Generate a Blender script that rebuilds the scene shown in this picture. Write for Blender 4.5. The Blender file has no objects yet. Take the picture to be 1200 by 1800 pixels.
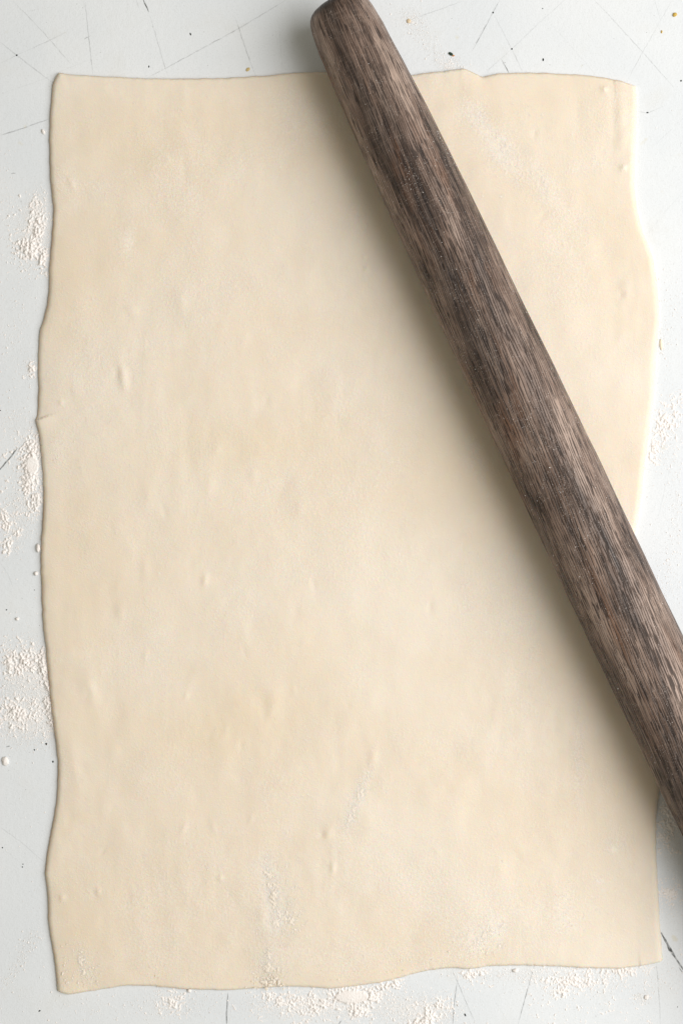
import bpy, math, random
import numpy as np
from mathutils import Vector, Matrix

# ------------------------------------------------------------------ camera, world, light
sc = bpy.context.scene
COL = sc.collection
CAM_H = 0.75                      # camera height above the table (m)
VIEW_H = 0.434                    # picture height on the table (m)
S = VIEW_H / 1800.0               # metres per photograph pixel on the table

cam_data = bpy.data.cameras.new("camera")
cam_data.sensor_width = 36.0
cam_data.lens = 36.0 * CAM_H / VIEW_H
cam_data.clip_start = 0.01
cam_data.clip_end = 50
cam = bpy.data.objects.new("camera", cam_data)
cam.location = (0, 0, CAM_H)
COL.objects.link(cam)
sc.camera = cam

world = bpy.data.worlds.new("World")
sc.world = world
world.use_nodes = True
bg = world.node_tree.nodes["Background"]
bg.inputs["Color"].default_value = (1.0, 0.925, 0.75, 1)
bg.inputs["Strength"].default_value = 0.31

def area(name, loc, target, sx, sy, power, color):
    l = bpy.data.lights.new(name, 'AREA')
    l.shape = 'RECTANGLE'; l.size = sx; l.size_y = sy
    l.energy = power; l.color = color
    o = bpy.data.objects.new(name, l)
    o.location = loc
    d = Vector(target) - Vector(loc)
    o.rotation_euler = d.to_track_quat('-Z', 'Y').to_euler()
    COL.objects.link(o)
    return o
area("window_light", (0.84, 0.0, 0.90), (0, 0.0, 0), 1.25, 1.1, 22.2, (0.995, 0.985, 0.98))

vs = sc.view_settings
vs.view_transform = 'Standard'; vs.look = 'None'
vs.exposure = 0.0; vs.gamma = 1.0; vs.use_curve_mapping = False
sc.cycles.use_denoising = True

# ------------------------------------------------------------------ helpers
def wx(px, z=0.0): return (px - 600.0) * S * (CAM_H - z) / CAM_H
def wy(py, z=0.0): return (900.0 - py) * S * (CAM_H - z) / CAM_H
def P(px, py, z=0.0): return (wx(px, z), wy(py, z))

_tabs = {}
def vnoise(x, y, seed):
    """gradient noise, about 0..1, on arrays"""
    if seed not in _tabs:
        g = np.random.RandomState(seed).rand(256, 256) * 2 * math.pi
        _tabs[seed] = (np.cos(g), np.sin(g))
    gx, gy = _tabs[seed]
    c, s = math.cos(0.6 + seed), math.sin(0.6 + seed)           # turn the lattice so no seed lines up with another
    x, y = x * c - y * s + 31.7, x * s + y * c + 11.3
    xi = np.floor(x).astype(np.int64); yi = np.floor(y).astype(np.int64)
    fx = x - xi; fy = y - yi
    u = fx * fx * fx * (fx * (fx * 6 - 15) + 10); v = fy * fy * fy * (fy * (fy * 6 - 15) + 10)
    def d(i, j):
        a, b = (xi + i) & 255, (yi + j) & 255
        return gx[a, b] * (fx - i) + gy[a, b] * (fy - j)
    n = (d(0, 0) * (1 - u) + d(1, 0) * u) * (1 - v) + (d(0, 1) * (1 - u) + d(1, 1) * u) * v
    return np.clip(0.5 + 0.85 * n, 0, 1)

def fbm(x, y, scale, seed, octaves=4):
    s = 0; a = 1; n = 0; f = 1.0 / scale
    for k in range(octaves):
        s = s + a * (vnoise(x * f + 17.3 * k, y * f + 9.1 * k, seed + k) - .5); n += a
        a *= 0.5; f *= 2.03
    return 0.5 + 1.25 * s / n

def mesh_np(name, verts, faces, smooth=True):
    """verts (n,3), faces (m,3|4) -> mesh"""
    me = bpy.data.meshes.new(name)
    verts = np.asarray(verts, np.float32); faces = np.asarray(faces, np.int32)
    k = faces.shape[1]
    me.vertices.add(len(verts)); me.vertices.foreach_set("co", verts.ravel())
    me.loops.add(faces.size); me.loops.foreach_set("vertex_index", faces.ravel())
    me.polygons.add(len(faces))
    me.polygons.foreach_set("loop_start", np.arange(0, faces.size, k, dtype=np.int32))
    me.polygons.foreach_set("loop_total", np.full(len(faces), k, np.int32))
    me.polygons.foreach_set("use_smooth", np.full(len(faces), smooth, bool))
    me.update(calc_edges=True); me.validate()
    return me

def obj(name, me, mat, parent=None, label=None, cat=None, group=None, kind=None):
    o = bpy.data.objects.new(name, me)
    if mat and not me.materials: me.materials.append(mat)
    COL.objects.link(o)
    if parent: o.parent = parent
    if label: o["label"] = label
    if cat: o["category"] = cat
    if group: o["group"] = group
    if kind: o["kind"] = kind
    return o

def attr(me, name, values):
    a = me.attributes.new(name, 'FLOAT', 'POINT')
    a.data.foreach_set("value", np.asarray(values, np.float32))

def srgb(r, g, b):
    f = lambda c: (c / 255 / 12.92) if c <= 10 else ((c / 255 + 0.055) / 1.055) ** 2.4
    return (f(r), f(g), f(b), 1)

class N:
    """tiny node builder"""
    def __init__(self, name):
        self.m = bpy.data.materials.new(name); self.m.use_nodes = True
        self.t = self.m.node_tree; self.b = self.t.nodes["Principled BSDF"]
    def new(self, kind, **kw):
        n = self.t.nodes.new(kind)
        for k, v in kw.items(): setattr(n, k, v)
        return n
    def link(self, a, b): self.t.links.new(a, b)
    def inp(self, node, key, val):
        if isinstance(val, bpy.types.NodeSocket): self.link(val, node.inputs[key])
        else: node.inputs[key].default_value = val
    def coord(self, scale=(1, 1, 1), rot=(0, 0, 0), kind="Object", loc=(0, 0, 0)):
        c = self.new("ShaderNodeTexCoord"); m = self.new("ShaderNodeMapping")
        m.inputs["Scale"].default_value = scale; m.inputs["Rotation"].default_value = rot
        m.inputs["Location"].default_value = loc
        self.link(c.outputs[kind], m.inputs[0]); return m.outputs[0]
    def noise(self, vec, scale, detail=3, rough=0.55, dist=0.0):
        n = self.new("ShaderNodeTexNoise"); self.link(vec, n.inputs["Vector"])
        n.inputs["Scale"].default_value = scale; n.inputs["Detail"].default_value = detail
        n.inputs["Roughness"].default_value = rough; n.inputs["Distortion"].default_value = dist
        return n.outputs["Fac"]
    def ramp(self, fac, stops):
        r = self.new("ShaderNodeValToRGB"); self.link(fac, r.inputs[0])
        e = r.color_ramp.elements
        while len(e) > 1: e.remove(e[-1])
        e[0].position, e[0].color = stops[0]
        for p, c in stops[1:]:
            k = e.new(p); k.color = c
        return r.outputs[0]
    def step(self, fac, a, b, lo=0.0, hi=1.0):
        r = self.new("ShaderNodeMapRange", interpolation_type='SMOOTHSTEP')
        self.inp(r, 0, fac); r.inputs[1].default_value = a; r.inputs[2].default_value = b
        r.inputs[3].default_value = lo; r.inputs[4].default_value = hi
        return r.outputs[0]
    def math(self, op, a, b=0.0, clamp=False):
        n = self.new("ShaderNodeMath", operation=op, use_clamp=clamp)
        self.inp(n, 0, a); self.inp(n, 1, b); return n.outputs[0]
    def mix(self, fac, a, b, blend='MIX'):
        n = self.new("ShaderNodeMix", data_type='RGBA', blend_type=blend)
        self.inp(n, 0, fac); self.inp(n, 6, a); self.inp(n, 7, b); return n.outputs[2]
    def attrib(self, name):
        return self.new("ShaderNodeAttribute", attribute_name=name).outputs["Fac"]
    def bump(self, h, strength, dist, prev=None):
        n = self.new("ShaderNodeBump"); self.link(h, n.inputs["Height"])
        n.inputs["Strength"].default_value = strength; n.inputs["Distance"].default_value = dist
        if prev: self.link(prev, n.inputs["Normal"])
        return n.outputs[0]
    def set(self, **kw):
        for k, v in kw.items(): self.inp(self.b, k.replace("_", " "), v)
        return self.m

# ------------------------------------------------------------------ materials
def mat_table():
    n = N("painted_board"); c = n.coord()
    fine = n.noise(c, 1500, 3, 0.6); mid = n.noise(c, 420, 4, 0.6)
    big = n.noise(c, 14, 4, 0.55); blot = n.noise(c, 55, 5, 0.6)
    col = n.mix(n.step(big, 0.35, 0.65), (0.708, 0.740, 0.770, 1), (0.750, 0.775, 0.796, 1))
    col = n.mix(n.math('MULTIPLY', n.step(blot, 0.52, 0.75), 0.35), col, (0.68, 0.68, 0.655, 1))
    col = n.mix(n.math('MULTIPLY', n.step(fine, 0.50, 0.72), 0.30), col, (0.55, 0.56, 0.555, 1))
    # rare tiny dark flecks in the paint
    v = n.noise(n.coord(loc=(3, 7, 0)), 700, 2, 0.5)
    col = n.mix(n.math('MULTIPLY', n.step(v, 0.735, 0.78), 0.55), col, (0.22, 0.22, 0.2, 1))
    # faint warm stains
    st = n.noise(n.coord(loc=(1, 2, 0)), 130, 2, 0.5)
    col = n.mix(n.math('MULTIPLY', n.step(st, 0.71, 0.80), 0.4), col, (0.66, 0.60, 0.42, 1))
    pw = n.attrib("powder"); pg = n.noise(c, 1000, 4, 0.75)
    pm = n.step(n.math('ADD', pw, n.math('MULTIPLY', n.math('SUBTRACT', pg, 0.5), 2.4)), 0.35, 0.95)
    pm = n.math('MULTIPLY', pm, n.step(pw, 0.02, 0.3))
    col = n.mix(n.math('MULTIPLY', pm, 0.75), col, srgb(238, 236, 234))
    h = n.math('ADD', n.math('MULTIPLY', fine, 0.5), n.math('MULTIPLY', mid, 0.8))
    h = n.math('ADD', h, n.math('MULTIPLY', n.math('MULTIPLY', pm, pg), 2.2))
    return n.set(Base_Color=col, Roughness=0.62, Normal=n.bump(h, 0.35, 0.0004), Specular_IOR_Level=0.3)

def mat_dough():
    n = N("puff_pastry"); c = n.coord()
    big = n.noise(n.coord(scale=(0.7, 1.25, 1)), 11, 3, 0.5); mid = n.noise(c, 110, 5, 0.6); fine = n.noise(c, 1500, 3, 0.65)
    grain = n.noise(c, 900, 4, 0.75)
    butter = n.mix(n.step(big, 0.34, 0.68), srgb(229, 216, 197), srgb(232, 222, 207))
    butter = n.mix(n.math('MULTIPLY', n.step(mid, 0.40, 0.72), 0.22), butter, srgb(236, 227, 215))
    fl = n.attrib("flour")
    # flour breaks up into specks where it is thin
    k = n.math('ADD', fl, n.math('MULTIPLY', n.math('SUBTRACT', grain, 0.5), 2.2))
    k2 = n.math('ADD', k, n.math('MULTIPLY', n.math('SUBTRACT', mid, 0.5), 0.6))
    mask = n.math('MULTIPLY', n.step(k2, 0.15, 1.25), n.step(fl, 0.0, 0.15))
    col = n.mix(n.math('MULTIPLY', mask, 0.85), butter, srgb(239, 230, 218))
    col = n.mix(n.math('MULTIPLY', n.attrib("butter"), 0.26), col, srgb(225, 207, 174))
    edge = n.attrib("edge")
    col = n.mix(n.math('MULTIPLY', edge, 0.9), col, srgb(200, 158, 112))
    h = n.math('ADD', n.math('MULTIPLY', fine, 0.35), n.math('MULTIPLY', n.math('MULTIPLY', grain, n.math('ADD', 0.15, mask)), 2.2))
    h = n.math('ADD', h, n.math('MULTIPLY', mid, 0.5))
    # fine crosswise crinkles
    cr = n.noise(n.coord(scale=(160, 900, 1)), 1.0, 3, 0.6, 0.6)
    h = n.math('ADD', h, n.math('MULTIPLY', n.math('MULTIPLY', cr, n.attrib("crinkle")), 1.6))
    nb = n.bump(h, 0.34, 0.0004)
    n.b.subsurface_method = 'RANDOM_WALK'
    return n.set(Base_Color=col, Roughness=0.6, Specular_IOR_Level=0.28, Normal=nb,
                 Subsurface_Weight=0.5, Subsurface_Radius=(1.0, 0.6, 0.32), Subsurface_Scale=0.0035)

def mat_flour(name, c0, c1):
    n = N(name); c = n.coord()
    a = n.noise(c, 260, 3, 0.6); f = n.noise(c, 2600, 3, 0.7)
    col = n.mix(n.step(a, 0.35, 0.7), c0, c1)
    return n.set(Base_Color=col, Roughness=0.95, Specular_IOR_Level=0.05,
                 Normal=n.bump(f, 0.5, 0.0004))

def mat_wood():
    n = N("dark_walnut")
    tilt = (0, 0, math.radians(3.0))
    # wavy grain: perturb the cross coordinates by slow noise
    base = n.coord(rot=tilt)
    warp = n.new("ShaderNodeTexNoise"); warp.inputs["Scale"].default_value = 14; warp.inputs["Detail"].default_value = 2
    n.link(base, warp.inputs["Vector"])
    sub = n.new("ShaderNodeVectorMath", operation='SUBTRACT'); n.link(warp.outputs["Color"], sub.inputs[0]); sub.inputs[1].default_value = (0.5, 0.5, 0.5)
    scl = n.new("ShaderNodeVectorMath", operation='SCALE'); n.link(sub.outputs[0], scl.inputs[0]); scl.inputs["Scale"].default_value = 0.005
    add = n.new("ShaderNodeVectorMath", operation='ADD'); n.link(base, add.inputs[0]); n.link(scl.outputs[0], add.inputs[1])
    def st(sx, sy, loc=(0, 0, 0)):
        m = n.new("ShaderNodeMapping"); m.inputs["Scale"].default_value = (sx, sy, sy); m.inputs["Location"].default_value = loc
        n.link(add.outputs[0], m.inputs[0]); return m.outputs[0]
    blot = n.noise(st(17, 105), 1, 4, 0.62, 0.3)       # dark and pale clouds
    blot2 = n.noise(st(40, 260, (5, 3, 1)), 1, 4, 0.65, 0.3)
    streak = n.noise(st(9, 650), 1, 3, 0.6)
    fine = n.noise(st(40, 2600, (2, 1, 0)), 1, 2, 0.6)
    cross = n.noise(st(1500, 190, (4, 4, 4)), 1, 2, 0.5)  # fine saw chatter across the grain
    # long open grain lines that wrap round the turned surface
    xyz = n.new("ShaderNodeSeparateXYZ"); n.link(n.coord(), xyz.inputs[0])
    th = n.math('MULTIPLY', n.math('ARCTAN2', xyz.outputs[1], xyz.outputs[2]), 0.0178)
    tw = n.math('ADD', th, n.math('MULTIPLY', xyz.outputs[0], 0.055))
    def surf(sx, sy, z):
        k = n.new("ShaderNodeCombineXYZ"); n.inp(k, 0, n.math('MULTIPLY', xyz.outputs[0], sx)); n.inp(k, 1, n.math('MULTIPLY', tw, sy)); k.inputs[2].default_value = z
        return k.outputs[0]
    wob = n.noise(surf(16, 90, 3.0), 1, 3, 0.55)
    ph = n.math('ADD', n.math('MULTIPLY', tw, 900.0), n.math('MULTIPLY', wob, 5.0))
    line = n.math('PINGPONG', ph, 0.5)
    brk = n.noise(surf(130, 900, 8.0), 1, 2, 0.6)
    ln = n.math('MULTIPLY', n.step(line, 0.20, 0.05), n.step(brk, 0.33, 0.50))
    pore = n.noise(surf(110, 1250, 1.5), 1, 1, 0.5)
    pore2 = n.noise(surf(130, 1500, 5.5), 1, 1, 0.5)
    # dark heartwood streak on the shaded side; pale band paints the lit side's sheen
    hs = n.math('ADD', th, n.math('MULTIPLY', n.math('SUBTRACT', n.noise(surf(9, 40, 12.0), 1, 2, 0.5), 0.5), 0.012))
    heart_sheen = n.math('SUBTRACT', n.step(n.math('ABSOLUTE', n.math('ADD', hs, 0.0065)), 0.0060, 0.0, 0.0, 0.075), n.step(n.math('ABSOLUTE', n.math('SUBTRACT', hs, 0.0075)), 0.0065, 0.0, 0.0, 0.055))
    blot = n.math('SUBTRACT', blot, heart_sheen)
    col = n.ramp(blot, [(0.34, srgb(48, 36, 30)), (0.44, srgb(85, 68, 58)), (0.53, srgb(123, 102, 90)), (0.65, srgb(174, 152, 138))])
    col = n.mix(n.math('MULTIPLY', n.step(streak, 0.42, 0.62), 0.35), col, srgb(160, 138, 125))
    col = n.mix(n.math('MULTIPLY', n.step(blot2, 0.54, 0.68), 0.55), col, srgb(38, 30, 28))
    red = n.noise(st(22, 110, (3, 8, 6)), 1, 3, 0.5)
    col = n.mix(n.math('MULTIPLY', n.step(red, 0.54, 0.72), 0.42), col, srgb(132, 90, 62))
    col = n.mix(n.math('MULTIPLY', n.step(fine, 0.48, 0.60), 0.30), col, srgb(60, 46, 40))
    col = n.mix(n.math('MULTIPLY', n.step(cross, 0.52, 0.72), 0.18), col, srgb(165, 145, 132))
    pm = n.math('MAXIMUM', n.math('MAXIMUM', n.step(pore, 0.60, 0.66), n.math('MULTIPLY', n.step(pore2, 0.61, 0.68), 0.8)), n.math('MULTIPLY', ln, 0.95))
    col = n.mix(n.math('MULTIPLY', pm, 0.80), col, srgb(33, 24, 20))
    # thin worn flour film and specks caught in the grain
    o = n.coord(loc=(2, 5, 1))
    film = n.noise(st(30, 130, (2, 5, 1)), 1, 5, 0.65); fs = n.noise(o, 2000, 2, 0.6)
    col = n.mix(n.math('MULTIPLY', n.step(film, 0.48, 0.70), n.math('MULTIPLY', n.math('SUBTRACT', 1.0, pm), 0.28)), col, srgb(176, 156, 142))
    sp = n.math('MULTIPLY', n.step(fs, 0.64, 0.70), n.step(n.noise(o, 95, 4, 0.6), 0.42, 0.62))
    col = n.mix(n.math('MULTIPLY', sp, 0.8), col, srgb(205, 196, 190))
    # grubby end of the pin
    col = n.mix(n.math('MULTIPLY', n.step(n.math('ADD', xyz.outputs[0], n.math('MULTIPLY', wob, 0.004)), 0.0080, 0.0050), 0.70), col, srgb(40, 27, 20))
    h = n.math('SUBTRACT', n.math('ADD', n.math('MULTIPLY', fine, -0.3), n.math('MULTIPLY', sp, 0.5)), pm)
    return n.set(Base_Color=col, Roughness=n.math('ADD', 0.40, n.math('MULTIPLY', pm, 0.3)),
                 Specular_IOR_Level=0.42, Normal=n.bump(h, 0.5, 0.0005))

def mat_scratch():
    n = N("scratch_grime")
    a = n.attrib("depth")
    br = n.noise(n.coord(), 330, 4, 0.7)
    al = n.math('MULTIPLY', n.math('MULTIPLY', a, a), n.math('ADD', 0.35, n.math('MULTIPLY', n.step(br, 0.32, 0.62), 0.75)), clamp=True)
    return n.set(Base_Color=(0.055, 0.058, 0.05, 1), Roughness=0.9, Alpha=al, Specular_IOR_Level=0.1)

def mat_plain(name, c, rough=0.8):
    n = N(name); k = n.noise(n.coord(), 900, 2)
    return n.set(Base_Color=n.mix(k, tuple(v * 0.75 for v in c[:3]) + (1,), tuple(min(1, v * 1.15) for v in c[:3]) + (1,)), Roughness=rough)

M_TABLE, M_DOUGH, M_FLOUR, M_WOOD, M_SCR = mat_table(), mat_dough(), mat_flour("flour", srgb(239, 233, 229), srgb(240, 237, 234)), mat_wood(), mat_scratch()
M_FLOUR_D = mat_flour("flour_on_dough", srgb(233, 222, 206), srgb(236, 227, 215))
M_CHIP = mat_plain("dark_chip", (0.015, 0.02, 0.018))
M_YEL = mat_plain("yellow_crumb", (0.62, 0.42, 0.09))
M_SCRAP = mat_plain("dough_scrap", srgb(238, 226, 204))

# ------------------------------------------------------------------ tabletop
T_GR = [(60,420,40,60,0,420),(66,370,16,40,8,120),(52,840,34,80,0,420),(20,935,26,50,0,180),(42,1165,50,50,0,420),(32,1250,55,50,0,420),(82,1230,18,70,-10,160),(60,1285,50,30,0,150),(30,620,36,80,0,110),(55,650,14,24,0,40),
        (20,740,36,30,0,90),(30,560,30,70,0,90),(35,1690,14,60,28,110),(60,1650,20,20,0,25),(300,1762,60,30,0,200),(500,1768,120,26,0,420),(630,1760,100,36,0,500),(750,1782,60,28,0,300),(880,1712,120,12,0,160),(1020,1725,140,28,0,420),
        (1165,760,36,80,0,300),(1160,600,16,40,0,60),(1180,540,24,60,0,60),(1176,1440,26,70,0,260),(1178,1575,26,40,0,130),(1175,1000,22,80,0,110),(1175,1680,30,80,0,50),(755,80,16,70,-40,150),(730,30,26,20,0,50),(795,115,26,14,0,50),(1130,1755,16,10,0,30),(180,1770,140,22,0,90),
        (10,340,14,60,0,60),(78,232,6,6,0,6),(1190,900,14,60,0,60)]
def table_mesh():
    gx, gy = np.meshgrid(np.linspace(-.45, .45, 301), np.linspace(-.5, .5, 401))
    pw = np.zeros_like(gx)
    for px, py, rx, ry, a, n in T_GR:
        cx, cy = P(px, py); dx = (gx - cx) / S; dy = -(gy - cy) / S
        c, sn = math.cos(math.radians(a)), math.sin(math.radians(a))
        ax = dx * c + dy * sn; ay = -dx * sn + dy * c
        pw += min(0.85, n / (rx * ry) * 3.4) * np.exp(-0.5 * ((ax / (rx * .8)) ** 2 + (ay / (ry * .8)) ** 2))
    top = np.stack([gx, gy, gx * 0], -1).reshape(-1, 3)
    I = np.arange(gx.size).reshape(gx.shape)
    f = np.stack([I[:-1, :-1], I[:-1, 1:], I[1:, 1:], I[1:, :-1]], -1).reshape(-1, 4)
    cn = [I[0, 0], I[0, -1], I[-1, -1], I[-1, 0]]; b0 = len(top)
    low = top[cn] + np.array([0, 0, -0.03])
    side = [(cn[i], b0 + i, b0 + (i + 1) % 4, cn[(i + 1) % 4]) for i in range(4)] + [(b0 + 3, b0 + 2, b0 + 1, b0)]
    me = mesh_np("tabletop", np.vstack([top, low]), np.vstack([f, side]), smooth=False)
    attr(me, "powder", np.concatenate([np.clip(pw.ravel(), 0, 1), np.zeros(4)]))
    return me
table = obj("tabletop", table_mesh(), M_TABLE, kind="structure")

# knife scratches: each a thin groove-shaped sliver, tapered at its ends
SCR = [  # points (px), width px, darkness
 ([(22,0),(75,55),(110,95),(126,113)],1.5,.42), ([(149,-4),(156,60),(164,133)],1.6,.55),
 ([(0,112),(30,97),(88,71),(120,55)],1.5,.40), ([(0,73),(30,97),(75,132),(97,148)],1.6,.48),
 ([(0,166),(80,138),(106,126),(160,104)],1.3,.28), ([(0,238),(25,231),(88,209)],1.9,.62),
 ([(240,-2),(244,14)],1.5,.5), ([(251,-4),(262,22)],2.6,.95), ([(261,20),(275,65),(291,121),(296,133)],1.6,.5),
 ([(256,138),(290,121),(420,50),(506,-2)],1.6,.58), ([(45,20),(101,12)],1.2,.22), ([(148,69),(161,62)],1.6,.6),
 ([(412,28),(420,50),(435,95),(450,135)],1.6,.58), ([(489,33),(493,75),(497,130)],1.2,.32), ([(0,216),(21,196)],1.3,.3),
 ([(880,-4),(866,22),(848,55),(829,90)],1.6,.62), ([(866,22),(882,54),(899,86),(919,129)],1.5,.45),
 ([(880,103),(894,129)],1.9,.9), ([(994,-2),(945,42),(899,86),(846,133)],1.4,.42),
 ([(1040,-3),(1065,22),(1127,90),(1187,158)],1.5,.48), ([(957,30),(1000,78),(1048,134)],1.2,.26),
 ([(1000,17),(1040,70),(1084,137)],1.1,.18), ([(1182,-3),(1128,93),(1099,146)],1.4,.42), ([(1149,-3),(1160,37)],1.3,.38),
 ([(1204,204),(1143,261)],1.2,.3), ([(1204,332),(1165,376),(1130,420)],1.2,.26), ([(1120,196),(1137,199),(1167,186)],1.6,.45),
 ([(1168,186),(1204,232)],1.1,.25), ([(716,37),(760,21),(812,2)],1.5,.5), ([(990,5),(905,-4)],1.2,.2),
 ([(-3,829),(15,808),(26,794),(33,785)],2.6,.92), ([(0,987),(14,1008),(25,1034)],1.3,.38),
 ([(-3,1451),(40,1482),(80,1517)],1.3,.42), ([(4,1488),(40,1521)],1.1,.25), ([(38,1318),(18,1372)],1.2,.2),
 ([(401,1744),(399,1770),(398,1803)],2.4,.85), ([(325,1758),(331,1794)],1.2,.25),
 ([(792,1701),(803,1725),(818,1760),(837,1803)],1.5,.55), ([(803,1726),(798,1762),(795,1803)],2.2,.75),
 ([(938,1697),(925,1745),(909,1803)],1.7,.66), ([(1153,1694),(1157,1745),(1160,1803)],1.5,.5),
 ([(1159,1636),(1168,1652),(1179,1672),(1203,1710)],4.0,1.0), ([(1171,1660),(1180,1674)],6.0,1.0), ([(1192,1700),(1203,1716)],2.0,.8),
 ([(722,1745),(706,1803)],1.2,.32), ([(594,1803),(600,1793)],1.8,.7), ([(860,1745),(893,1797)],1.1,.2),
 ([(1188,776),(1170,850),(1150,934)],1.2,.28), ([(20,306),(24,304),(28,305)],2.0,.75),
 ([(34,352),(43,360)],1.6,.35), ([(36,350),(40,357)],1.5,.4), ([(27,370),(38,381)],3.0,.25), ([(31,366),(37,374)],3.5,.28),
 ([(11,1313),(18,1311)],2.0,.9), ([(640,6),(655,30)],1.1,.2), ([(300,60),(372,22)],1.1,.18), ([(1060,40),(1150,10)],1.0,.15),
]
def scratch(pts, w, dark, i):
    rs = np.random.RandomState(500 + i)
    pts = np.array(pts, float); seg = np.hypot(*np.diff(pts, axis=0).T); t = np.concatenate([[0], np.cumsum(seg)])
    n = max(4, int(t[-1] / 6)); tt = np.linspace(0, t[-1], n)
    x = np.interp(tt, t, pts[:, 0]); y = np.interp(tt, t, pts[:, 1])
    dx, dy = np.gradient(x), np.gradient(y); l = np.hypot(dx, dy); nx, ny = -dy / l, dx / l
    j = rs.randn(n) * 0.22; x += nx * j; y += ny * j
    env = np.minimum(1, np.minimum(tt + 0.4, t[-1] - tt + 0.4) / (0.18 * t[-1] + 2)) ** 0.7
    ww = w * 0.5 * env * rs.uniform(0.65, 1.25, n)
    z = 0.00006 + 0.000002 * (i % 12)
    A = np.stack([(x + nx * ww - 600) * S, (900 - y - ny * ww) * S, np.full(n, z)], 1)
    B = np.stack([(x - nx * ww - 600) * S, (900 - y + ny * ww) * S, np.full(n, z)], 1)
    v = np.concatenate([A, B]); k = np.arange(n - 1)
    me = mesh_np("scratch", v, np.stack([k, k + 1, k + 1 + n, k + n], 1))
    attr(me, "depth", np.tile(0.80 * dark * rs.uniform(0.7, 1.1, n), 2))
    obj("scratch", me, M_SCR, table)
for i, (p, w, d) in enumerate(SCR): scratch(p, w, d, i)

# ------------------------------------------------------------------ dough sheet
TOP = [(104,127),(125,130),(165,133),(230,136),(300,138),(335,138),(380,137),(425,135),(475,132),(505,128.5),(530,127),(570,126),(620,128),(670,132),(700,133),
       (720,132),(753,127),(783,124),(810,120),(823,123),(836,129),(847,134),(860,131.5),(880,128.5),(933,127),(983,129),(1033,132),(1083,140),(1100,145),(1117,150)]
RIGHT = [(1117,150),(1119,170),(1119,205),(1117,260),(1116,320),(1119,360),(1130,408),(1144,443),(1153,483),(1158,537),(1159,563),(1156,590),(1153,633),(1151,683),
         (1145,733),(1140,767),(1133,817),(1128,867),(1121,917),(1114,947),(1111,1000),(1116,1100),(1135,1220),(1154,1330),(1159,1383),(1155,1418),(1153,1450),(1153,1500),
         (1156,1560),(1158,1600),(1160,1627),(1163,1667),(1165,1688)]
BOT = [(101,1743),(112,1747),(125,1748),(165,1742),(215,1734),(250,1733),(325,1739),(400,1741),(450,1738),(500,1735),(550,1736),(582,1738),(631,1733),(685,1724),(740,1709),
       (788,1702),(815,1704),(840,1702),(875,1698),(940,1698),(1010,1701),(1070,1703.5),(1107,1701),(1140,1696),(1158,1692),(1165,1688)]
LEFT = [(104,127),(100,132),(92.5,150),(89,190),(87,240),(88,280),(88,306),(91,333),(94,364),(93,397),(90,433),(87,472),(86,500),(83,536),(76,564),(70,583),(68,606),
        (67,647),(68,675),(67,705),(65.5,728),(62.5,738),(64,746),(68,762),(72,793),(75,828),(77,875),(75,918),(72,964),(72,992),(74,1058),(76,1100),(81,1139),(86,1198),
        (91,1248),(97,1295),(102,1338),(102,1361),(101,1390),(97,1425),(90,1460),(82,1510),(80,1540),(84,1575),(86,1625),(91,1660),(97,1695),(100,1730),(101,1743)]
ZE = 0.0012
def curve(pts, n, warp, seed):
    p = np.array(pts, float)
    q = np.vstack([2 * p[0] - p[1], p, 2 * p[-1] - p[-2]]); out = []
    for i in range(1, len(q) - 2):                      # Catmull-Rom
        t = np.linspace(0, 1, 12, endpoint=False)[:, None]
        a, b, c, d = q[i - 1], q[i], q[i + 1], q[i + 2]
        m1, m2 = (c - a) * 0.42, (d - b) * 0.42
        out.append((2*t**3-3*t**2+1)*b + (t**3-2*t**2+t)*m1 + (-2*t**3+3*t**2)*c + (t**3-t**2)*m2)
    out = np.vstack(out + [p[-1:]])
    L = np.concatenate([[0], np.cumsum(np.hypot(*np.diff(out, axis=0).T))]); L /= L[-1]
    x = np.interp(warp, L, out[:, 0]); y = np.interp(warp, L, out[:, 1])
    e = np.minimum(1, np.minimum(warp, 1 - warp) * 40)
    y += e * ((fbm(warp * 100, warp * 0, 1.6, seed, 3) - .5) * 1.8 + (vnoise(warp * 420, warp * 0, seed + 3) - .5) * 2.2 * np.clip(vnoise(warp * 14, warp * 0, seed + 4) * 3 - 1.6, 0, 1)) * (1 if abs(p[0,0]-p[-1,0]) > 500 else 0)
    x += e * ((fbm(warp * 140, warp * 0, 1.6, seed + 9, 3) - .5) * 1.8 + (vnoise(warp * 620, warp * 0, seed + 3) - .5) * 2.2 * np.clip(vnoise(warp * 20, warp * 0, seed + 4) * 3 - 1.6, 0, 1)) * (0 if abs(p[0,0]-p[-1,0]) > 500 else 1)
    return np.stack([(x - 600) * S * (CAM_H - ZE) / CAM_H, (900 - y) * S * (CAM_H - ZE) / CAM_H], 1)
def spaced(n, L):
    rim = np.array([0, .06, .14, .25, .40, .6, .85, 1.15, 1.5, 1.9, 2.4]) * 1e-3 / L
    return np.concatenate([rim, np.linspace(rim[-1], 1 - rim[-1], n)[1:-1], 1 - rim[::-1]])
U = spaced(500, 0.254); V = spaced(740, 0.381); nu, nv = len(U), len(V)
ct, cb = curve(TOP, nu, U, 40), curve(BOT, nu, U, 41)
cl, cr = curve(LEFT, nv, V, 42), curve(RIGHT, nv, V, 43)
u = U[None, :, None]; v = V[:, None, None]
XY = ((1 - v) * ct[None] + v * cb[None] + (1 - u) * cl[:, None] + u * cr[:, None]
      - ((1 - u) * (1 - v) * ct[0] + u * (1 - v) * ct[-1] + (1 - u) * v * cb[0] + u * v * cb[-1]))
THICK = 0.0024
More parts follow.
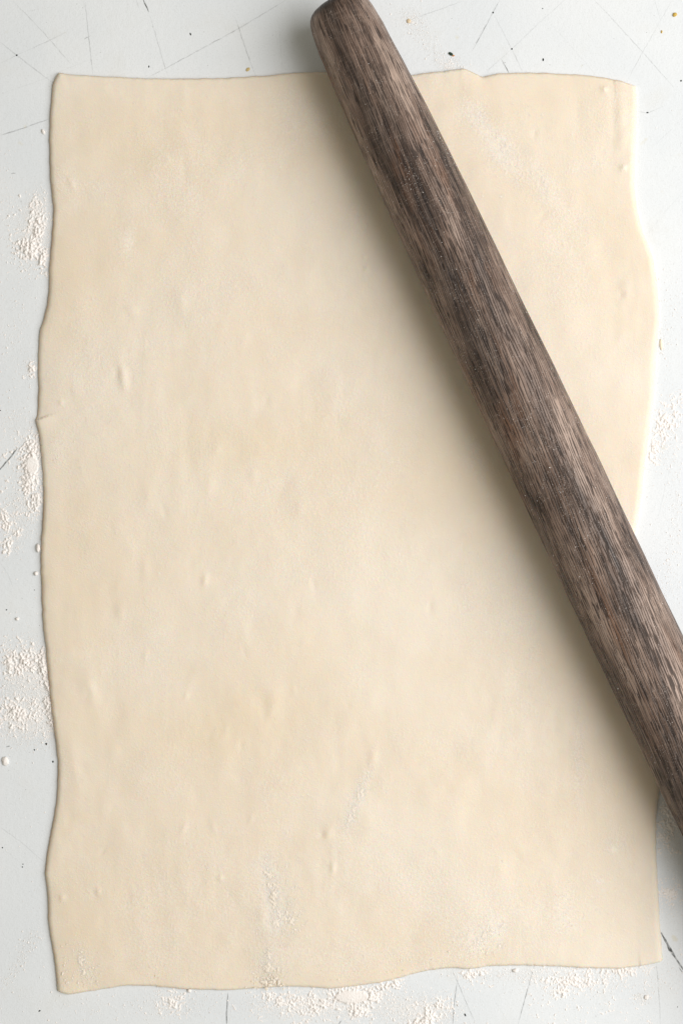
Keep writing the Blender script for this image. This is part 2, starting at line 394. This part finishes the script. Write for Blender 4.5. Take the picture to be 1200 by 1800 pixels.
#  bumps: px, py, half-length px, half-width px, angle of long axis from vertical (deg, + leans right), height mm
BUMPS = [(126,322,14,5,-25,.30),(216,662,24,7,-10,.55),(206,655,10,5,10,-.22),(318,530,16,9,-10,.22),(232,548,14,9,50,.28),(226,556,8,8,0,-.25),(360,1020,12,5,8,.34),(482,1232,34,13,6,.40),(464,1250,16,8,0,-.22),
 (158,1212,26,10,-18,.38),(212,1075,16,8,0,.26),(575,1466,14,8,35,.42),(566,1468,7,6,0,-.35),(262,870,30,9,5,.20),(655,1332,16,7,12,.30),(1098,512,22,9,8,.34),(1092,518,6,5,0,-.3),
 (1095,295,5,5,0,.5),(1062,157,5,5,0,.5),(850,1640,24,12,40,.22),(815,1655,30,16,0,.20),(110,1578,6,5,0,.4),(168,1572,9,7,0,-.25),(173,1568,7,4,0,.3),(700,1330,60,25,20,.10),
 (300,1290,70,40,30,.14),(410,770,90,30,70,.12),(180,950,60,25,0,.16),(445,835,12,7,0,.24),(380,790,10,6,30,.16),(255,1000,18,6,0,.18),(535,1130,14,8,20,.14),(800,1450,40,14,0,.18),
 (970,1560,40,10,5,.20),(985,170,45,18,0,.16),(1015,190,36,8,0,-.14),(1092,200,70,9,0,.28),(1078,190,60,7,0,-.16),(940,260,60,20,-25,.12),(1010,355,20,10,0,.18),(470,930,50,18,-10,.14),(640,1010,60,24,0,.10),
 (150,770,30,14,0,.22),(135,690,24,10,-20,.2),(430,1110,18,8,10,.16),(200,1320,22,9,0,.2),(130,1340,40,9,-8,.24),(400,1330,30,14,15,.14),(290,1430,40,18,60,.14),(585,1525,10,4,5,.35),
 (388,1543,5,4,0,.35),(640,452,4,3,0,.3),(643,474,4,3,0,.35),(108,707,4,4,0,.35),(520,1270,26,10,-10,.14),(345,640,30,12,0,.12),(275,700,22,10,15,.13)]
_rb = random.Random(77)
for _i in range(95):
    px, py = (_rb.uniform(100, 560), _rb.uniform(250, 1650)) if _i < 60 else (_rb.uniform(300, 1120), _rb.uniform(950, 1680)) if _i < 85 else (_rb.uniform(930, 1120), _rb.uniform(180, 700))
    L = _rb.uniform(7, 26)
    BUMPS.append((px, py, L, L * _rb.uniform(.3, .6), _rb.gauss(0, 22), _rb.choice((1, 1, -1)) * _rb.uniform(.05, .19)))
def bumps(X, Y):
    h = np.zeros_like(X)
    for px, py, L, W, a, z in BUMPS:
        cx, cy = P(px, py, THICK); dx = (X - cx) / S; dy = -(Y - cy) / S   # px units, y down
        c, s = math.cos(math.radians(a)), math.sin(math.radians(a))
        along = -dx * s + dy * c if False else dx * s - dy * c
        across = dx * c + dy * s
        h += z * 1e-3 * np.exp(-0.5 * ((along / (L * .70)) ** 2 + (across / (W * .82)) ** 2))
    h += (fbm(X, Y, 0.045, 3, 3) - .5) * 1.0e-3 + (fbm(X, Y, 0.022, 7, 2) - .5) * 0.40e-3 + (fbm(X, Y, 0.006, 12, 2) - .5) * 0.10e-3 * np.clip(fbm(X, Y, 0.05, 15, 2) * 2.4 - .6, 0, 1.3)
    h += (fbm(X * 2.2, Y * 0.7, 0.016, 21, 2) - .5) * 0.16e-3 * np.clip(fbm(X, Y, 0.06, 25, 2) * 3 - 1, 0, 1.2)
    # crease and little overlapping flap on the left edge
    cx, cy = P(64, 738, THICK); dx = (X - cx) / S; dy = -(Y - cy) / S
    line = dy + 0.32 * dx                                  # >0 : the lower, overlapping side
    fade = np.exp(-(np.clip(dx, 0, None) / 24.0) ** 2)
    h += fade * np.where(line > -0.3, 0.55e-3 * np.exp(-np.clip(line, 0, None) / 26.0), -0.75e-3 * np.exp(-np.clip(-line, 0, None) / 22.0))
    return h
X, Y = XY[..., 0], XY[..., 1]
WL, HL = 0.254, 0.381
dl, dr = np.broadcast_to(U[None] * WL, X.shape), np.broadcast_to((1 - U[None]) * WL, X.shape)
dt, db = np.broadcast_to(V[:, None] * HL, X.shape), np.broadcast_to((1 - V[:, None]) * HL, X.shape)
rnd = lambda d, r: np.sqrt(np.clip(1 - np.clip(1 - d / r, 0, 1) ** 2, 0, 1))
prof = rnd(dl, .0021) * rnd(dr, .0030) * rnd(dt, .0015) * rnd(db, .0014)
dmin = np.minimum(np.minimum(dl, dr), np.minimum(dt, db))
thin = 1 - (0.34 + 0.3 * (fbm(X, Y, 0.02, 33, 2) - .5)) * np.exp(-dmin / 0.0035)
thin = np.where(dr < 0.01, 1 - (1 - thin) * 0.4, thin)
Z = 0.0002 + (THICK - 0.0002 + bumps(X, Y)) * (0.08 + 0.92 * prof) * thin
dmin = np.minimum(np.minimum(dl, dr), np.minimum(dt, db))

# flour dusted on the dough (soft masks, px)
FL = [(480,1570,20,70,-6,.9),(483,1620,12,14,0,1),(625,1410,14,70,22,.9),(880,262,26,60,-38,1.0),(830,195,18,40,-40,.6),(960,330,26,60,-35,.7),(1010,295,22,14,0,.55),(1055,290,26,12,0,.4),
      (560,215,70,40,0,.5),(500,160,30,40,0,.4),(400,270,120,30,10,.3),(850,1645,50,25,-40,.8),(150,1690,14,40,-15,.6),(280,1680,60,40,0,.4),(470,1690,30,50,0,.55),(620,1680,120,40,0,.45),
      (160,660,60,150,0,.38),(220,430,20,40,0,.45),(330,520,90,90,0,.35),(560,900,150,220,0,.22),(1015,1330,12,90,0,.6),(990,1600,20,40,5,.5),(900,1600,160,70,0,.35),(260,1150,60,100,0,.3),(360,1560,120,110,0,.35),
      (300,330,140,60,0,.28),(700,1550,140,90,0,.3),(1080,1480,40,20,0,.4),(1077,1494,6,5,0,1),(1052,1550,7,5,0,.9),(1095,295,6,6,0,1),(1062,157,5,5,0,1),(225,425,7,20,10,.6),(160,330,40,16,0,.4),(100,790,16,30,0,.7),(1000,430,60,90,0,.25),(110,320,20,20,0,.5),(870,1100,90,120,0,.2),(400,860,160,60,0,.2)]
fl = 0.10 + 0.75 * np.clip(fbm(X, Y, 0.035, 60, 4) - .46, 0, 1)
for px, py, rx, ry, a, s in FL:
    cx, cy = P(px, py, THICK); dx = (X - cx) / S; dy = -(Y - cy) / S
    c, sn = math.cos(math.radians(a)), math.sin(math.radians(a))
    ax = dx * c + dy * sn; ay = dx * sn - dy * c
    fl = np.maximum(fl, 0) + s * np.exp(-0.5 * ((ax / (rx * .7)) ** 2 + (ay / (ry * .7)) ** 2))
fl = np.clip(fl, 0, 1.1)
crk = np.zeros_like(X)
for px, py, rx, ry in [(560,210,90,50),(420,265,140,25),(300,310,120,25),(850,260,60,60)]:
    cx, cy = P(px, py); crk += np.exp(-0.5 * (((X - cx) / S / rx / .7) ** 2 + ((Y - cy) / S / ry / .7) ** 2))
but = np.zeros_like(X)
for px, py, rx, ry, s_ in [(430,775,110,26,.8),(300,1285,130,36,.9),(450,1250,60,40,.6),(230,250,120,50,.6),(160,480,60,60,.5),(300,800,120,40,.5),(140,1000,50,160,.5),(130,1620,60,90,.6),(560,960,120,50,.35),(820,760,60,120,.4),(720,320,60,90,.4),(1000,200,90,40,.25),(560,1150,90,40,.3)]:
    cx, cy = P(px, py); but += s_ * np.exp(-0.5 * (((X - cx) / S / rx) ** 2 + ((Y - cy) / S / ry) ** 2))
but = np.clip(but * (0.4 + 1.2 * fbm(X, Y, 0.018, 66, 4)), 0, 1)
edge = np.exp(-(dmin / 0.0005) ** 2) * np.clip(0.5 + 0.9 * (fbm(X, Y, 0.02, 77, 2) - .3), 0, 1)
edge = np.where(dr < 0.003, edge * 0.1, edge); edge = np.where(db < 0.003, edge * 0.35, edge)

topv = np.stack([X, Y, Z], -1).reshape(-1, 3)
I = np.arange(nu * nv).reshape(nv, nu)
ftop = np.stack([I[:-1, :-1], I[1:, :-1], I[1:, 1:], I[:-1, 1:]], -1).reshape(-1, 4)
ring = np.concatenate([I[0, :-1], I[:-1, -1], I[-1, :0:-1], I[:0:-1, 0]])
nb = len(ring); low = topv[ring].copy(); low[:, 2] = 0.0001
base = len(topv); k = np.arange(nb); k2 = (k + 1) % nb
fside = np.stack([ring[k], ring[k2], base + k2, base + k], 1)
me = mesh_np("dough_sheet", np.vstack([topv, low]), np.vstack([ftop, fside]))
pad = lambda a, val=None: np.concatenate([a.ravel(), a.ravel()[ring] if val is None else np.full(nb, val)])
attr(me, "flour", pad(fl)); attr(me, "butter", pad(but)); attr(me, "edge", pad(edge)); attr(me, "crinkle", pad(np.clip(crk, 0, 1)))
obj("dough_sheet", me, M_DOUGH, label="large rectangular sheet of rolled cream puff pastry dough with wavy edges", cat="dough")
OUTLINE = topv[ring][:, :2][::4]

def inside(px_, py_, poly):
    r = np.zeros(len(px_), bool); j = len(poly) - 1
    for i in range(len(poly)):
        xi, yi = poly[i]; xj, yj = poly[j]
        if yi != yj:
            r ^= ((yi > py_) != (yj > py_)) & (px_ < (xj - xi) * (py_ - yi) / (yj - yi) + xi)
        j = i
    return r

# ------------------------------------------------------------------ rolling pin
PR = [(0,0),(.6,8),(1.5,18),(3,27),(5,34),(8,42),(12,48),(18,53),(26,56),(40,59),(75,62.5),(146,66),(260,69.5),(387,72),(630,74),(780,75.6),(957,76.2),(1105,76.3)]
HALF = 1105.0
rmax = 76.3
RAD = rmax * S * 0.972                     # real radius at the pin's own height
ZA = THICK + 0.0002 + RAD
kz = (CAM_H - ZA) / CAM_H
prof = [(a * S * kz, r * S * kz) for a, r in PR]
full = prof + [(2 * HALF * S * kz - a, r) for a, r in prof[::-1][1:]]
fa = np.array([p[0] for p in full]); fr = np.array([p[1] for p in full])
fine_a = np.concatenate([fa[:11], np.linspace(fa[10], fa[-11], 160)[1:-1], fa[-11:]])
fine_r = np.interp(fine_a, fa, fr)
sm = np.convolve(np.pad(fine_r, 6, mode='edge'), np.ones(13) / 13, mode='valid')
wgt = np.clip((np.minimum(fine_a, fa[-1] - fine_a) - 0.018) / 0.02, 0, 1)
fine_r = fine_r * (1 - wgt) + sm * wgt
NS = 128; na = len(fine_a); th = np.arange(NS) / NS * 2 * math.pi
AA, TT = np.meshgrid(fine_a, th, indexing='ij')
RR = fine_r[:, None] + (fbm(AA, np.cos(TT) * .02 + .5, .03, 90, 2) - .5) * 0.0004 * np.clip(fine_r[:, None] / RAD, 0, 1)
pv = np.stack([AA, RR * np.cos(TT), RR * np.sin(TT)], -1)[1:-1].reshape(-1, 3)
m = na - 2
J = np.arange(m * NS).reshape(m, NS)
q = np.stack([J[:-1], np.roll(J[:-1], -1, 1), np.roll(J[1:], -1, 1), J[1:]], -1).reshape(-1, 4)
pme = bpy.data.meshes.new("rolling_pin")
vs_ = [tuple(p) for p in pv] + [(fa[0], 0, 0), (fa[-1], 0, 0)]
caps = [(m * NS, J[0][(i + 1) % NS], J[0][i]) for i in range(NS)] + [(m * NS + 1, J[-1][i], J[-1][(i + 1) % NS]) for i in range(NS)]
pme.from_pydata(vs_, [], [tuple(map(int, f)) for f in q] + [tuple(map(int, f)) for f in caps])
pme.polygons.foreach_set("use_smooth", np.ones(len(pme.polygons), bool)); pme.update()
import bmesh
bm = bmesh.new(); bm.from_mesh(pme); bmesh.ops.recalc_face_normals(bm, faces=bm.faces); bm.to_mesh(pme); bm.free()
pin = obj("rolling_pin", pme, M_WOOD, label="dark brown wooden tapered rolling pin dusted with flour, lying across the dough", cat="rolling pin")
pin.location = (wx(585, ZA), wy(0.0, ZA), ZA)
PIN_ANG = math.atan2(-0.904, 0.428)
pin.rotation_euler = (0, 0, PIN_ANG)

# ------------------------------------------------------------------ flour heaps on the table
def heap(name, blobs, amp, seed, label, cat="flour", group=None, lift=False, cell=0.00022, flat=()):
    """blobs: (px,py,rx,ry,angle,weight) soft patches; crumbly height field kept only where flour lies"""
    xs = [b[0] + s * max(b[2], b[3]) * 1.35 for b in blobs for s in (-1, 1)]
    ys = [b[1] + s * max(b[2], b[3]) * 1.35 for b in blobs for s in (-1, 1)]
    x0, x1, y0, y1 = wx(min(xs)), wx(max(xs)), wy(max(ys)), wy(min(ys))
    nx, ny = int((x1 - x0) / cell) + 1, int((y1 - y0) / cell) + 1
    gx, gy = np.meshgrid(np.linspace(x0, x1, nx), np.linspace(y0, y1, ny))
    g = np.zeros_like(gx); core = np.zeros_like(gx)
    for px, py, rx, ry, a, w in blobs:
        cx, cy = P(px, py); dx = (gx - cx) / S; dy = -(gy - cy) / S
        c, s = math.cos(math.radians(a)), math.sin(math.radians(a))
        r2 = ((dx * c + dy * s) / rx) ** 2 + ((dx * s - dy * c) / ry) ** 2
        g = np.maximum(g, w * np.exp(-1.1 * r2)); core += w * np.exp(-3.0 * r2)
    n1 = fbm(gx, gy, 0.0034, seed, 4); n2 = fbm(gx, gy, 0.0011, seed + 5, 3); n3 = vnoise(gx / 0.0005, gy / 0.0005, seed + 8)
    ridg = 1 - np.abs(2 * vnoise(gx / 0.0016, gy / 0.0016, seed + 11) - 1)
    f = g + (n1 - .5) * 0.95 + (n2 - .5) * 1.35 - 0.42
    f = np.clip(f, 0, 1.2)
    rough = 0.30 + 0.70 * n2 + 0.35 * ridg
    for px, py, rx, ry in flat:                                  # pressed smooth flakes
        cx, cy = P(px, py); r2 = ((gx - cx) / S / rx) ** 2 + ((gy - cy) / S / ry) ** 2
        k = np.clip(1.6 - r2, 0, 1); f = np.where(k > 0, np.maximum(f, 0.55 * np.clip(k * 3, 0, 1)), f); rough = rough * (1 - k) + 0.95 * k
    amp = amp * 0.72
    h = amp * np.tanh(f * 1.9) * (0.62 * rough + 0.38 * n3 * rough) + amp * 0.55 * np.clip(core, 0, 1.4) * np.clip(f * 2, 0, 1)
    keep = h > 1e-6
    I = np.arange(nx * ny).reshape(ny, nx)
    any_ = keep[:-1, :-1] | keep[:-1, 1:] | keep[1:, :-1] | keep[1:, 1:]
    q = np.stack([I[:-1, :-1], I[:-1, 1:], I[1:, 1:], I[1:, :-1]], -1)[any_]
    used = np.unique(q); rem = np.full(nx * ny, -1); rem[used] = np.arange(len(used))
    vv = np.stack([gx, gy, np.where(keep, h + 0.00008, -0.00003) + (bumps(gx, gy) + THICK - 0.00006 if lift else 0)], -1).reshape(-1, 3)[used]
    me = mesh_np(name, vv, rem[q])
    obj(name, me, M_FLOUR_D if lift else M_FLOUR, label=label, cat=cat, group=group)

heap("flour_heap", [(52,438,22,20,0,.95),(66,400,14,34,12,.72),(74,455,10,26,0,.7),(60,365,8,24,12,.42),(40,432,20,16,0,.5)], .0011, 110, "crumbly flour heap on the board beside the upper left dough edge, under blue smudges")
heap("flour_heap", [(52,830,18,50,-4,.85),(58,790,16,26,0,.8),(60,880,16,26,0,.7),(42,800,12,20,0,.5)], .0010, 120, "dense flour heap with smooth pressed flake against dough, just below the little flap", flat=[(57,818,9,13)])
heap("flour_heap", [(12,918,10,22,-15,.8),(30,940,8,8,0,.7),(12,955,10,20,20,.7)], .0009, 130, "thin ragged streak of flour left of the dough, below the dense pressed heap")
heap("flour_heap", [(41,1163,34,26,0,.72),(44,1163,9,9,0,1.0),(18,1170,14,24,0,.55)], .0010, 140, "loose round flour heap with small knob in its middle, left of the dough")
heap("flour_heap", [(76,1172,9,26,-8,.95),(84,1205,7,30,-14,.8),(88,1250,9,34,-12,.85)], .0012, 150, "narrow sliver of flour piled along the lower left dough edge")
heap("flour_heap", [(26,1248,12,12,0,.95),(30,1255,34,30,0,.55),(62,1250,22,22,0,.42)], .0010, 160, "loose flour heap with peaked lump, above the row of black specks")
heap("flour_heap", [(57,650,7,12,-15,.95)], .0009, 170, "tiny triangular patch of flour beside dough edge above the little flap")
heap("flour_heap", [(612,1752,38,20,0,.85),(655,1752,34,14,-32,.85),(630,1778,18,18,0,.8),(560,1768,40,18,0,.55),(690,1732,22,10,-20,.7)], .0009, 180, "broad flour heap with smooth pressed flake under the bottom dough edge", flat=[(618,1752,24,9)])
heap("flour_heap", [(752,1790,26,16,-30,.85),(770,1768,26,12,0,.5),(740,1799,20,14,0,.8)], .0009, 190, "lumpy flour heap at the foot of the board beside forked scratches")
heap("flour_heap", [(505,1762,40,14,0,.6),(470,1752,24,8,0,.5)], .0007, 200, "low loose flour patch right of the broken black scratch under the dough")
heap("flour_heap", [(1010,1722,60,16,0,.62),(1090,1708,44,8,0,.66),(985,1745,24,14,0,.5)], .0007, 210, "long low flour patch under bottom right dough edge")
heap("flour_heap", [(835,1712,24,8,0,.7)], .0007, 220, "small flour patch against bottom dough edge between two long scratches")
heap("flour_heap", [(1168,745,20,30,0,.60),(1150,790,10,26,10,.62),(1185,720,14,26,0,.5)], .0007, 230, "faint flour patch on bright board right of the dough")
heap("flour_heap", [(1176,1420,16,34,0,.62),(1170,1462,16,30,0,.5)], .0006, 240, "rough flour patch in the rolling pin's shadow between dough and pin")
heap("flour_heap", [(1178,1570,20,16,-20,.66)], .0007, 250, "small flour patch right of the dough above the thick black scratch")
heap("flour_heap", [(304,1762,22,18,-20,.60)], .0006, 260, "faint flour patch under bottom dough edge left of the broken black scratch")

heap("flour_streak", [(474,1545,9,30,-8,.62),(480,1572,8,18,-8,.8),(484,1600,6,12,0,.55),(484,1621,8,8,0,.9),(506,1610,22,28,0,.46)], .00032, 270, "powdery flour streak with lumpy lower end on the dough above its bottom edge", lift=True)
heap("flour_streak", [(634,1392,8,24,22,.62),(618,1430,9,26,20,.62),(606,1452,4,10,10,.6)], .00018, 280, "slanting pale flour streak on the lower middle of the dough", lift=True)
heap("flour_streak", [(470,1690,8,28,0,.62),(472,1722,12,9,0,.66)], .00026, 290, "short flour streak running down to the bottom dough edge", lift=True)
heap("flour_streak", [(852,1640,26,10,-40,.58),(838,1655,10,8,0,.62)], .00024, 300, "short slanting flour smear near the bottom edge of the dough", lift=True)
heap("flour_streak", [(885,265,10,16,-35,.62),(840,205,8,16,-35,.5),(955,325,8,18,-25,.5)], .00010, 310, "thin pale flour smear on the dough behind the rolling pin", lift=True)
heap("flour_streak", [(145,1692,5,26,-12,.6)], .00024, 320, "small flour streak on the bottom left corner of the dough", lift=True)

# ------------------------------------------------------------------ loose grains
def ico():
    t = (1 + 5 ** .5) / 2
    v = np.array([(-1,t,0),(1,t,0),(-1,-t,0),(1,-t,0),(0,-1,t),(0,1,t),(0,-1,-t),(0,1,-t),(t,0,-1),(t,0,1),(-t,0,-1),(-t,0,1)], float)
    v /= np.linalg.norm(v[0])
    f = np.array([(0,11,5),(0,5,1),(0,1,7),(0,7,10),(0,10,11),(1,5,9),(5,11,4),(11,10,2),(10,7,6),(7,1,8),(3,9,4),(3,4,2),(3,2,6),(3,6,8),(3,8,9),(4,9,5),(2,4,11),(6,2,10),(8,6,7),(9,8,1)])
    return v, f
IV, IF = ico()
def grains(pos, rad, rs, normal_up=0.0, dome=True):
    n = len(pos)
    jit = rs.uniform(0.65, 1.3, (n, 12, 1)); sc3 = rs.uniform(0.7, 1.35, (n, 1, 3)); sc3[..., 2] *= 0.5
    ang = rs.uniform(0, 6.283, n); c, s = np.cos(ang), np.sin(ang)
    v = IV[None] * jit * sc3
    x = v[..., 0] * c[:, None] - v[..., 1] * s[:, None]; y = v[..., 0] * s[:, None] + v[..., 1] * c[:, None]
    v = np.stack([x, y, np.clip(v[..., 2], 0, None) if dome else v[..., 2]], -1) * rad[:, None, None] + pos[:, None]
    v[..., 2] += (rad * normal_up)[:, None]
    f = (IF[None] + 12 * np.arange(n)[:, None, None]).reshape(-1, 3)
    return v.reshape(-1, 3), f

def scatter(list_, rs, mult=1):
    out = []
    list_ = [(a, b, c, d, e, int(n * mult)) for a, b, c, d, e, n in list_]
    for px, py, rx, ry, a, n in list_:
        g = rs.randn(n, 2) * 0.62
        c, s = math.cos(math.radians(a)), math.sin(math.radians(a))
        gx, gy = g[:, 0] * rx, g[:, 1] * ry
        out.append(np.stack([px + gx * c - gy * s, py + gx * s + gy * c], 1))
    return np.vstack(out)
rs = np.random.RandomState(11)
pts = scatter(T_GR, rs, 2.3)
pts = np.vstack([pts, np.stack([rs.uniform(-10, 105, 420), rs.uniform(250, 1800, 420)], 1), np.stack([rs.uniform(60, 1200, 420), rs.uniform(1700, 1805, 420)], 1), np.stack([rs.uniform(1110, 1205, 260), rs.uniform(150, 1800, 260)], 1)])
xyz = np.stack([(pts[:, 0] - 600) * S, (900 - pts[:, 1]) * S, np.full(len(pts), 0.00004)], 1)
xyz = xyz[~inside(xyz[:, 0], xyz[:, 1], OUTLINE)]
rad = np.clip(np.exp(rs.randn(len(xyz)) * 0.5) * 0.00012, 0.00006, 0.00042)
v, f = grains(xyz, rad, rs)
obj("flour_dusting", mesh_np("flour_dusting", v, f, smooth=False), M_FLOUR, label="loose flour grains scattered over the white board around the dough", cat="flour", kind="stuff")

D_GR = [(480,1560,12,60,-4,190),(484,1622,9,10,0,70),(500,1600,30,50,0,120),(625,1412,9,62,20,190),(880,262,20,50,-35,40),(850,1642,36,22,-35,130),(820,1650,20,30,0,50),(470,1700,14,34,0,110),(145,1690,8,36,-12,60),(620,1690,160,30,0,260),(350,1690,120,40,0,150),(990,1600,14,40,4,80),
        (100,790,8,26,0,40),(1015,1330,8,80,0,60),(160,680,50,200,0,140),(370,1550,130,110,0,200),(900,1590,150,80,0,150),(330,520,80,80,0,60),(560,215,60,30,0,50),(420,1240,120,120,0,90),(641,462,4,12,0,6)]
pts = scatter(D_GR, rs, 1.5)
zt = THICK
xy = np.stack([(pts[:, 0] - 600) * S * (CAM_H - zt) / CAM_H, (900 - pts[:, 1]) * S * (CAM_H - zt) / CAM_H], 1)
poly = OUTLINE * 0.985
xy = xy[inside(xy[:, 0], xy[:, 1], poly)]
zz = THICK + bumps(xy[:, 0], xy[:, 1])
rad = np.clip(np.exp(rs.randn(len(xy)) * 0.45) * 0.00012, 0.00006, 0.00034)
v, f = grains(np.column_stack([xy, zz]), rad, rs)
obj("flour_dusting", mesh_np("flour_dusting", v, f, smooth=False), M_FLOUR_D, label="loose flour grains sprinkled on top of the dough sheet", cat="flour", kind="stuff")

# flour caught on the pin
def pin_pts(specs):
    o = []
    for along, phi, ra, rp, n in [(a, b, c, d, int(e * 1.6)) for a, b, c, d, e in specs]:      # phi: degrees from the top, + towards the window side
        a = (along + rs.randn(n) * ra) * S * kz; ph = np.radians(phi + rs.randn(n) * rp)
        r = np.interp(a, fine_a, fine_r)
        o.append(np.stack([a, r * np.sin(ph), r * np.cos(ph)], 1))
    return np.vstack(o)
loc = pin_pts([(285,62,30,5,60),(345,66,22,4,26),(300,50,60,12,40),(180,5,12,6,20),(150,55,30,8,25),(370,-10,20,8,26),(620,-25,60,10,60),(820,-10,70,12,70),(1000,-22,90,12,80),(900,40,200,20,80),(500,20,220,35,160),(1150,20,120,35,90),(350,-64,160,6,50),(900,-66,260,6,70)])
rad = np.clip(np.exp(rs.randn(len(loc)) * 0.45) * 0.00006, 0.00003, 0.0002)
v, f = grains(loc, rad, rs, 0.0, False)
po = obj("flour_dusting", mesh_np("flour_dusting", v, f, smooth=False), M_FLOUR, label="fine flour specks clinging to the dark rolling pin", cat="flour", kind="stuff")
po.location = pin.location; po.rotation_euler = pin.rotation_euler

# ------------------------------------------------------------------ single lumps, crumbs and chips
def blob(name, px, py, r, mat, seed, flat=0.8, stretch=(1, 1), rot=0, z=0.0, parent=None, **kw):
    b = bmesh.new(); bmesh.ops.create_icosphere(b, subdivisions=3, radius=1)
    rr = random.Random(seed); off = rr.random() * 50
    co = np.array([x.co[:] for x in b.verts])
    d = 0.72 + 0.38 * fbm(co[:, 0] + off + co[:, 2] * .7, co[:, 1] + off - co[:, 2] * .6, .8, seed, 3) + 0.18 * (vnoise(co[:, 0] * 5 + off, co[:, 1] * 5 + co[:, 2] * 5 + off, seed) - .5)
    for x, k in zip(b.verts, d):
        x.co = Vector((x.co.x * k * stretch[0], x.co.y * k * stretch[1], max(x.co.z * k * flat, -0.35 * flat))) * r * S
    me = bpy.data.meshes.new(name); b.to_mesh(me); b.free()
    me.polygons.foreach_set("use_smooth", np.ones(len(me.polygons), bool))
    o = obj(name, me, mat, parent, **kw)
    o.location = (wx(px, z), wy(py, z), z + 0.35 * flat * r * S); o.rotation_euler = (0, 0, math.radians(rot))
    return o
blob("flour_lump", 10, 1338, 8, M_FLOUR, 1, .45, (.8, 1.1), 20, label="single chunky flour lump below the row of black specks", cat="flour")
blob("flour_lump", 64, 1008, 4.0, M_FLOUR, 2, .9, label="small round flour ball close to the left dough edge", cat="flour")
blob("flour_lump", 31, 1088, 3.2, M_FLOUR, 3, .9, label="tiny flour ball above the loose heap with small knob", cat="flour")
blob("flour_lump", 77, 232, 4.5, M_FLOUR, 4, .5, (.7, 1.2), 25, label="pale chip of flour near the top left dough corner", cat="flour")
blob("flour_lump", 1135, 1753, 4.5, M_FLOUR, 5, .45, label="small flour lump under the bottom right dough corner", cat="flour")
blob("flour_lump", 905, 1706, 4.5, M_FLOUR, 6, .7, (1.2, .8), label="flour lump touching bottom dough edge above a long scratch", cat="flour")
blob("flour_lump", 333, 1741, 4, M_FLOUR, 7, .8, label="small flour lump touching the wavy bottom dough edge", cat="flour")
blob("flour_lump", 68, 963, 6, M_FLOUR, 8, .7, (.7, 1.3), label="knobbly flour lump touching left dough edge above small round ball", cat="flour")
blob("dough_scrap", 1161, 606, 8, M_SCRAP, 11, .22, (.4, 1.4), 5, label="thin tan sliver of dough beside the right dough edge", cat="dough")
blob("crumb", 1185, 26, 4.5, M_YEL, 12, .5, (1, .8), 30, label="larger yellow crumb on the bare board in the corner beyond the dough", cat="crumb", group="yellow crumbs")
blob("crumb", 1162, 56, 2.6, M_YEL, 13, .5, (.6, 1.1), label="tiny orange crumb beside the larger yellow crumb", cat="crumb", group="yellow crumbs")
blob("crumb", 436, 122, 4.0, mat_plain("pale_crumb", (0.60, 0.47, 0.22)), 14, .3, (1.1, .8), 40, label="pale yellow crumb just above the top dough edge beside a scratch", cat="crumb", group="yellow crumbs")
blob("crumb", 792, 95, 4.2, mat_plain("herb", (0.02, 0.045, 0.025)), 15, .5, (1.2, .7), -30, label="dark green fleck on the board beside the rolling pin", cat="crumb")
blob("crumb", 796, 98, 2.2, mat_plain("orange_crumb", (0.6, 0.25, 0.07)), 16, .5, (1.2, .7), label="orange crumb touching the dark green fleck", cat="crumb")
blob("crumb", 718, 37, 4.2, mat_plain("beige_crumb", (0.72, 0.58, 0.40)), 17, .4, label="beige crumb at the end of a scratch beside the rolling pin", cat="crumb")
for i, (px, py, r, sx, sy, a) in enumerate([(82,1308,2.6,1,1,0),(93.5,1339,1.8,1,1.3,0),(61,1318,1.8,.7,1.3,20),(954,105,2.2,.8,1.5,0),(335,60,2.2,.7,1.4,20),(262,117,1.8,.7,1.4,0),(40,1524,1.4,1,1,0),(41,1519,1.2,1,1,0),(5,1490,1.4,1,1,0),
        (70,1777,1.9,1.4,.8,30),(12,1072,1.5,1.2,.8,30),(817,1784,2.4,.7,1.5,30),(61,1037,1.0,1,1,0),(1196,142,2.0,1,1,0),(899,86,1.8,1,1,0),(866,22,1.9,1,1,0),(30,97,1.9,1,1,0),(1190,1770,1.0,1,1,0),(1137,198,1.8,1.3,.8,0),(953,15,1.2,1,1,0),(1,722,1.6,1,1,0),(162,1312,0.8,1,1,0)]):
    blob("paint_chip", px, py, r * .85, M_CHIP, 40 + i, .12, (sx, sy), a, z=0.00005, parent=table)
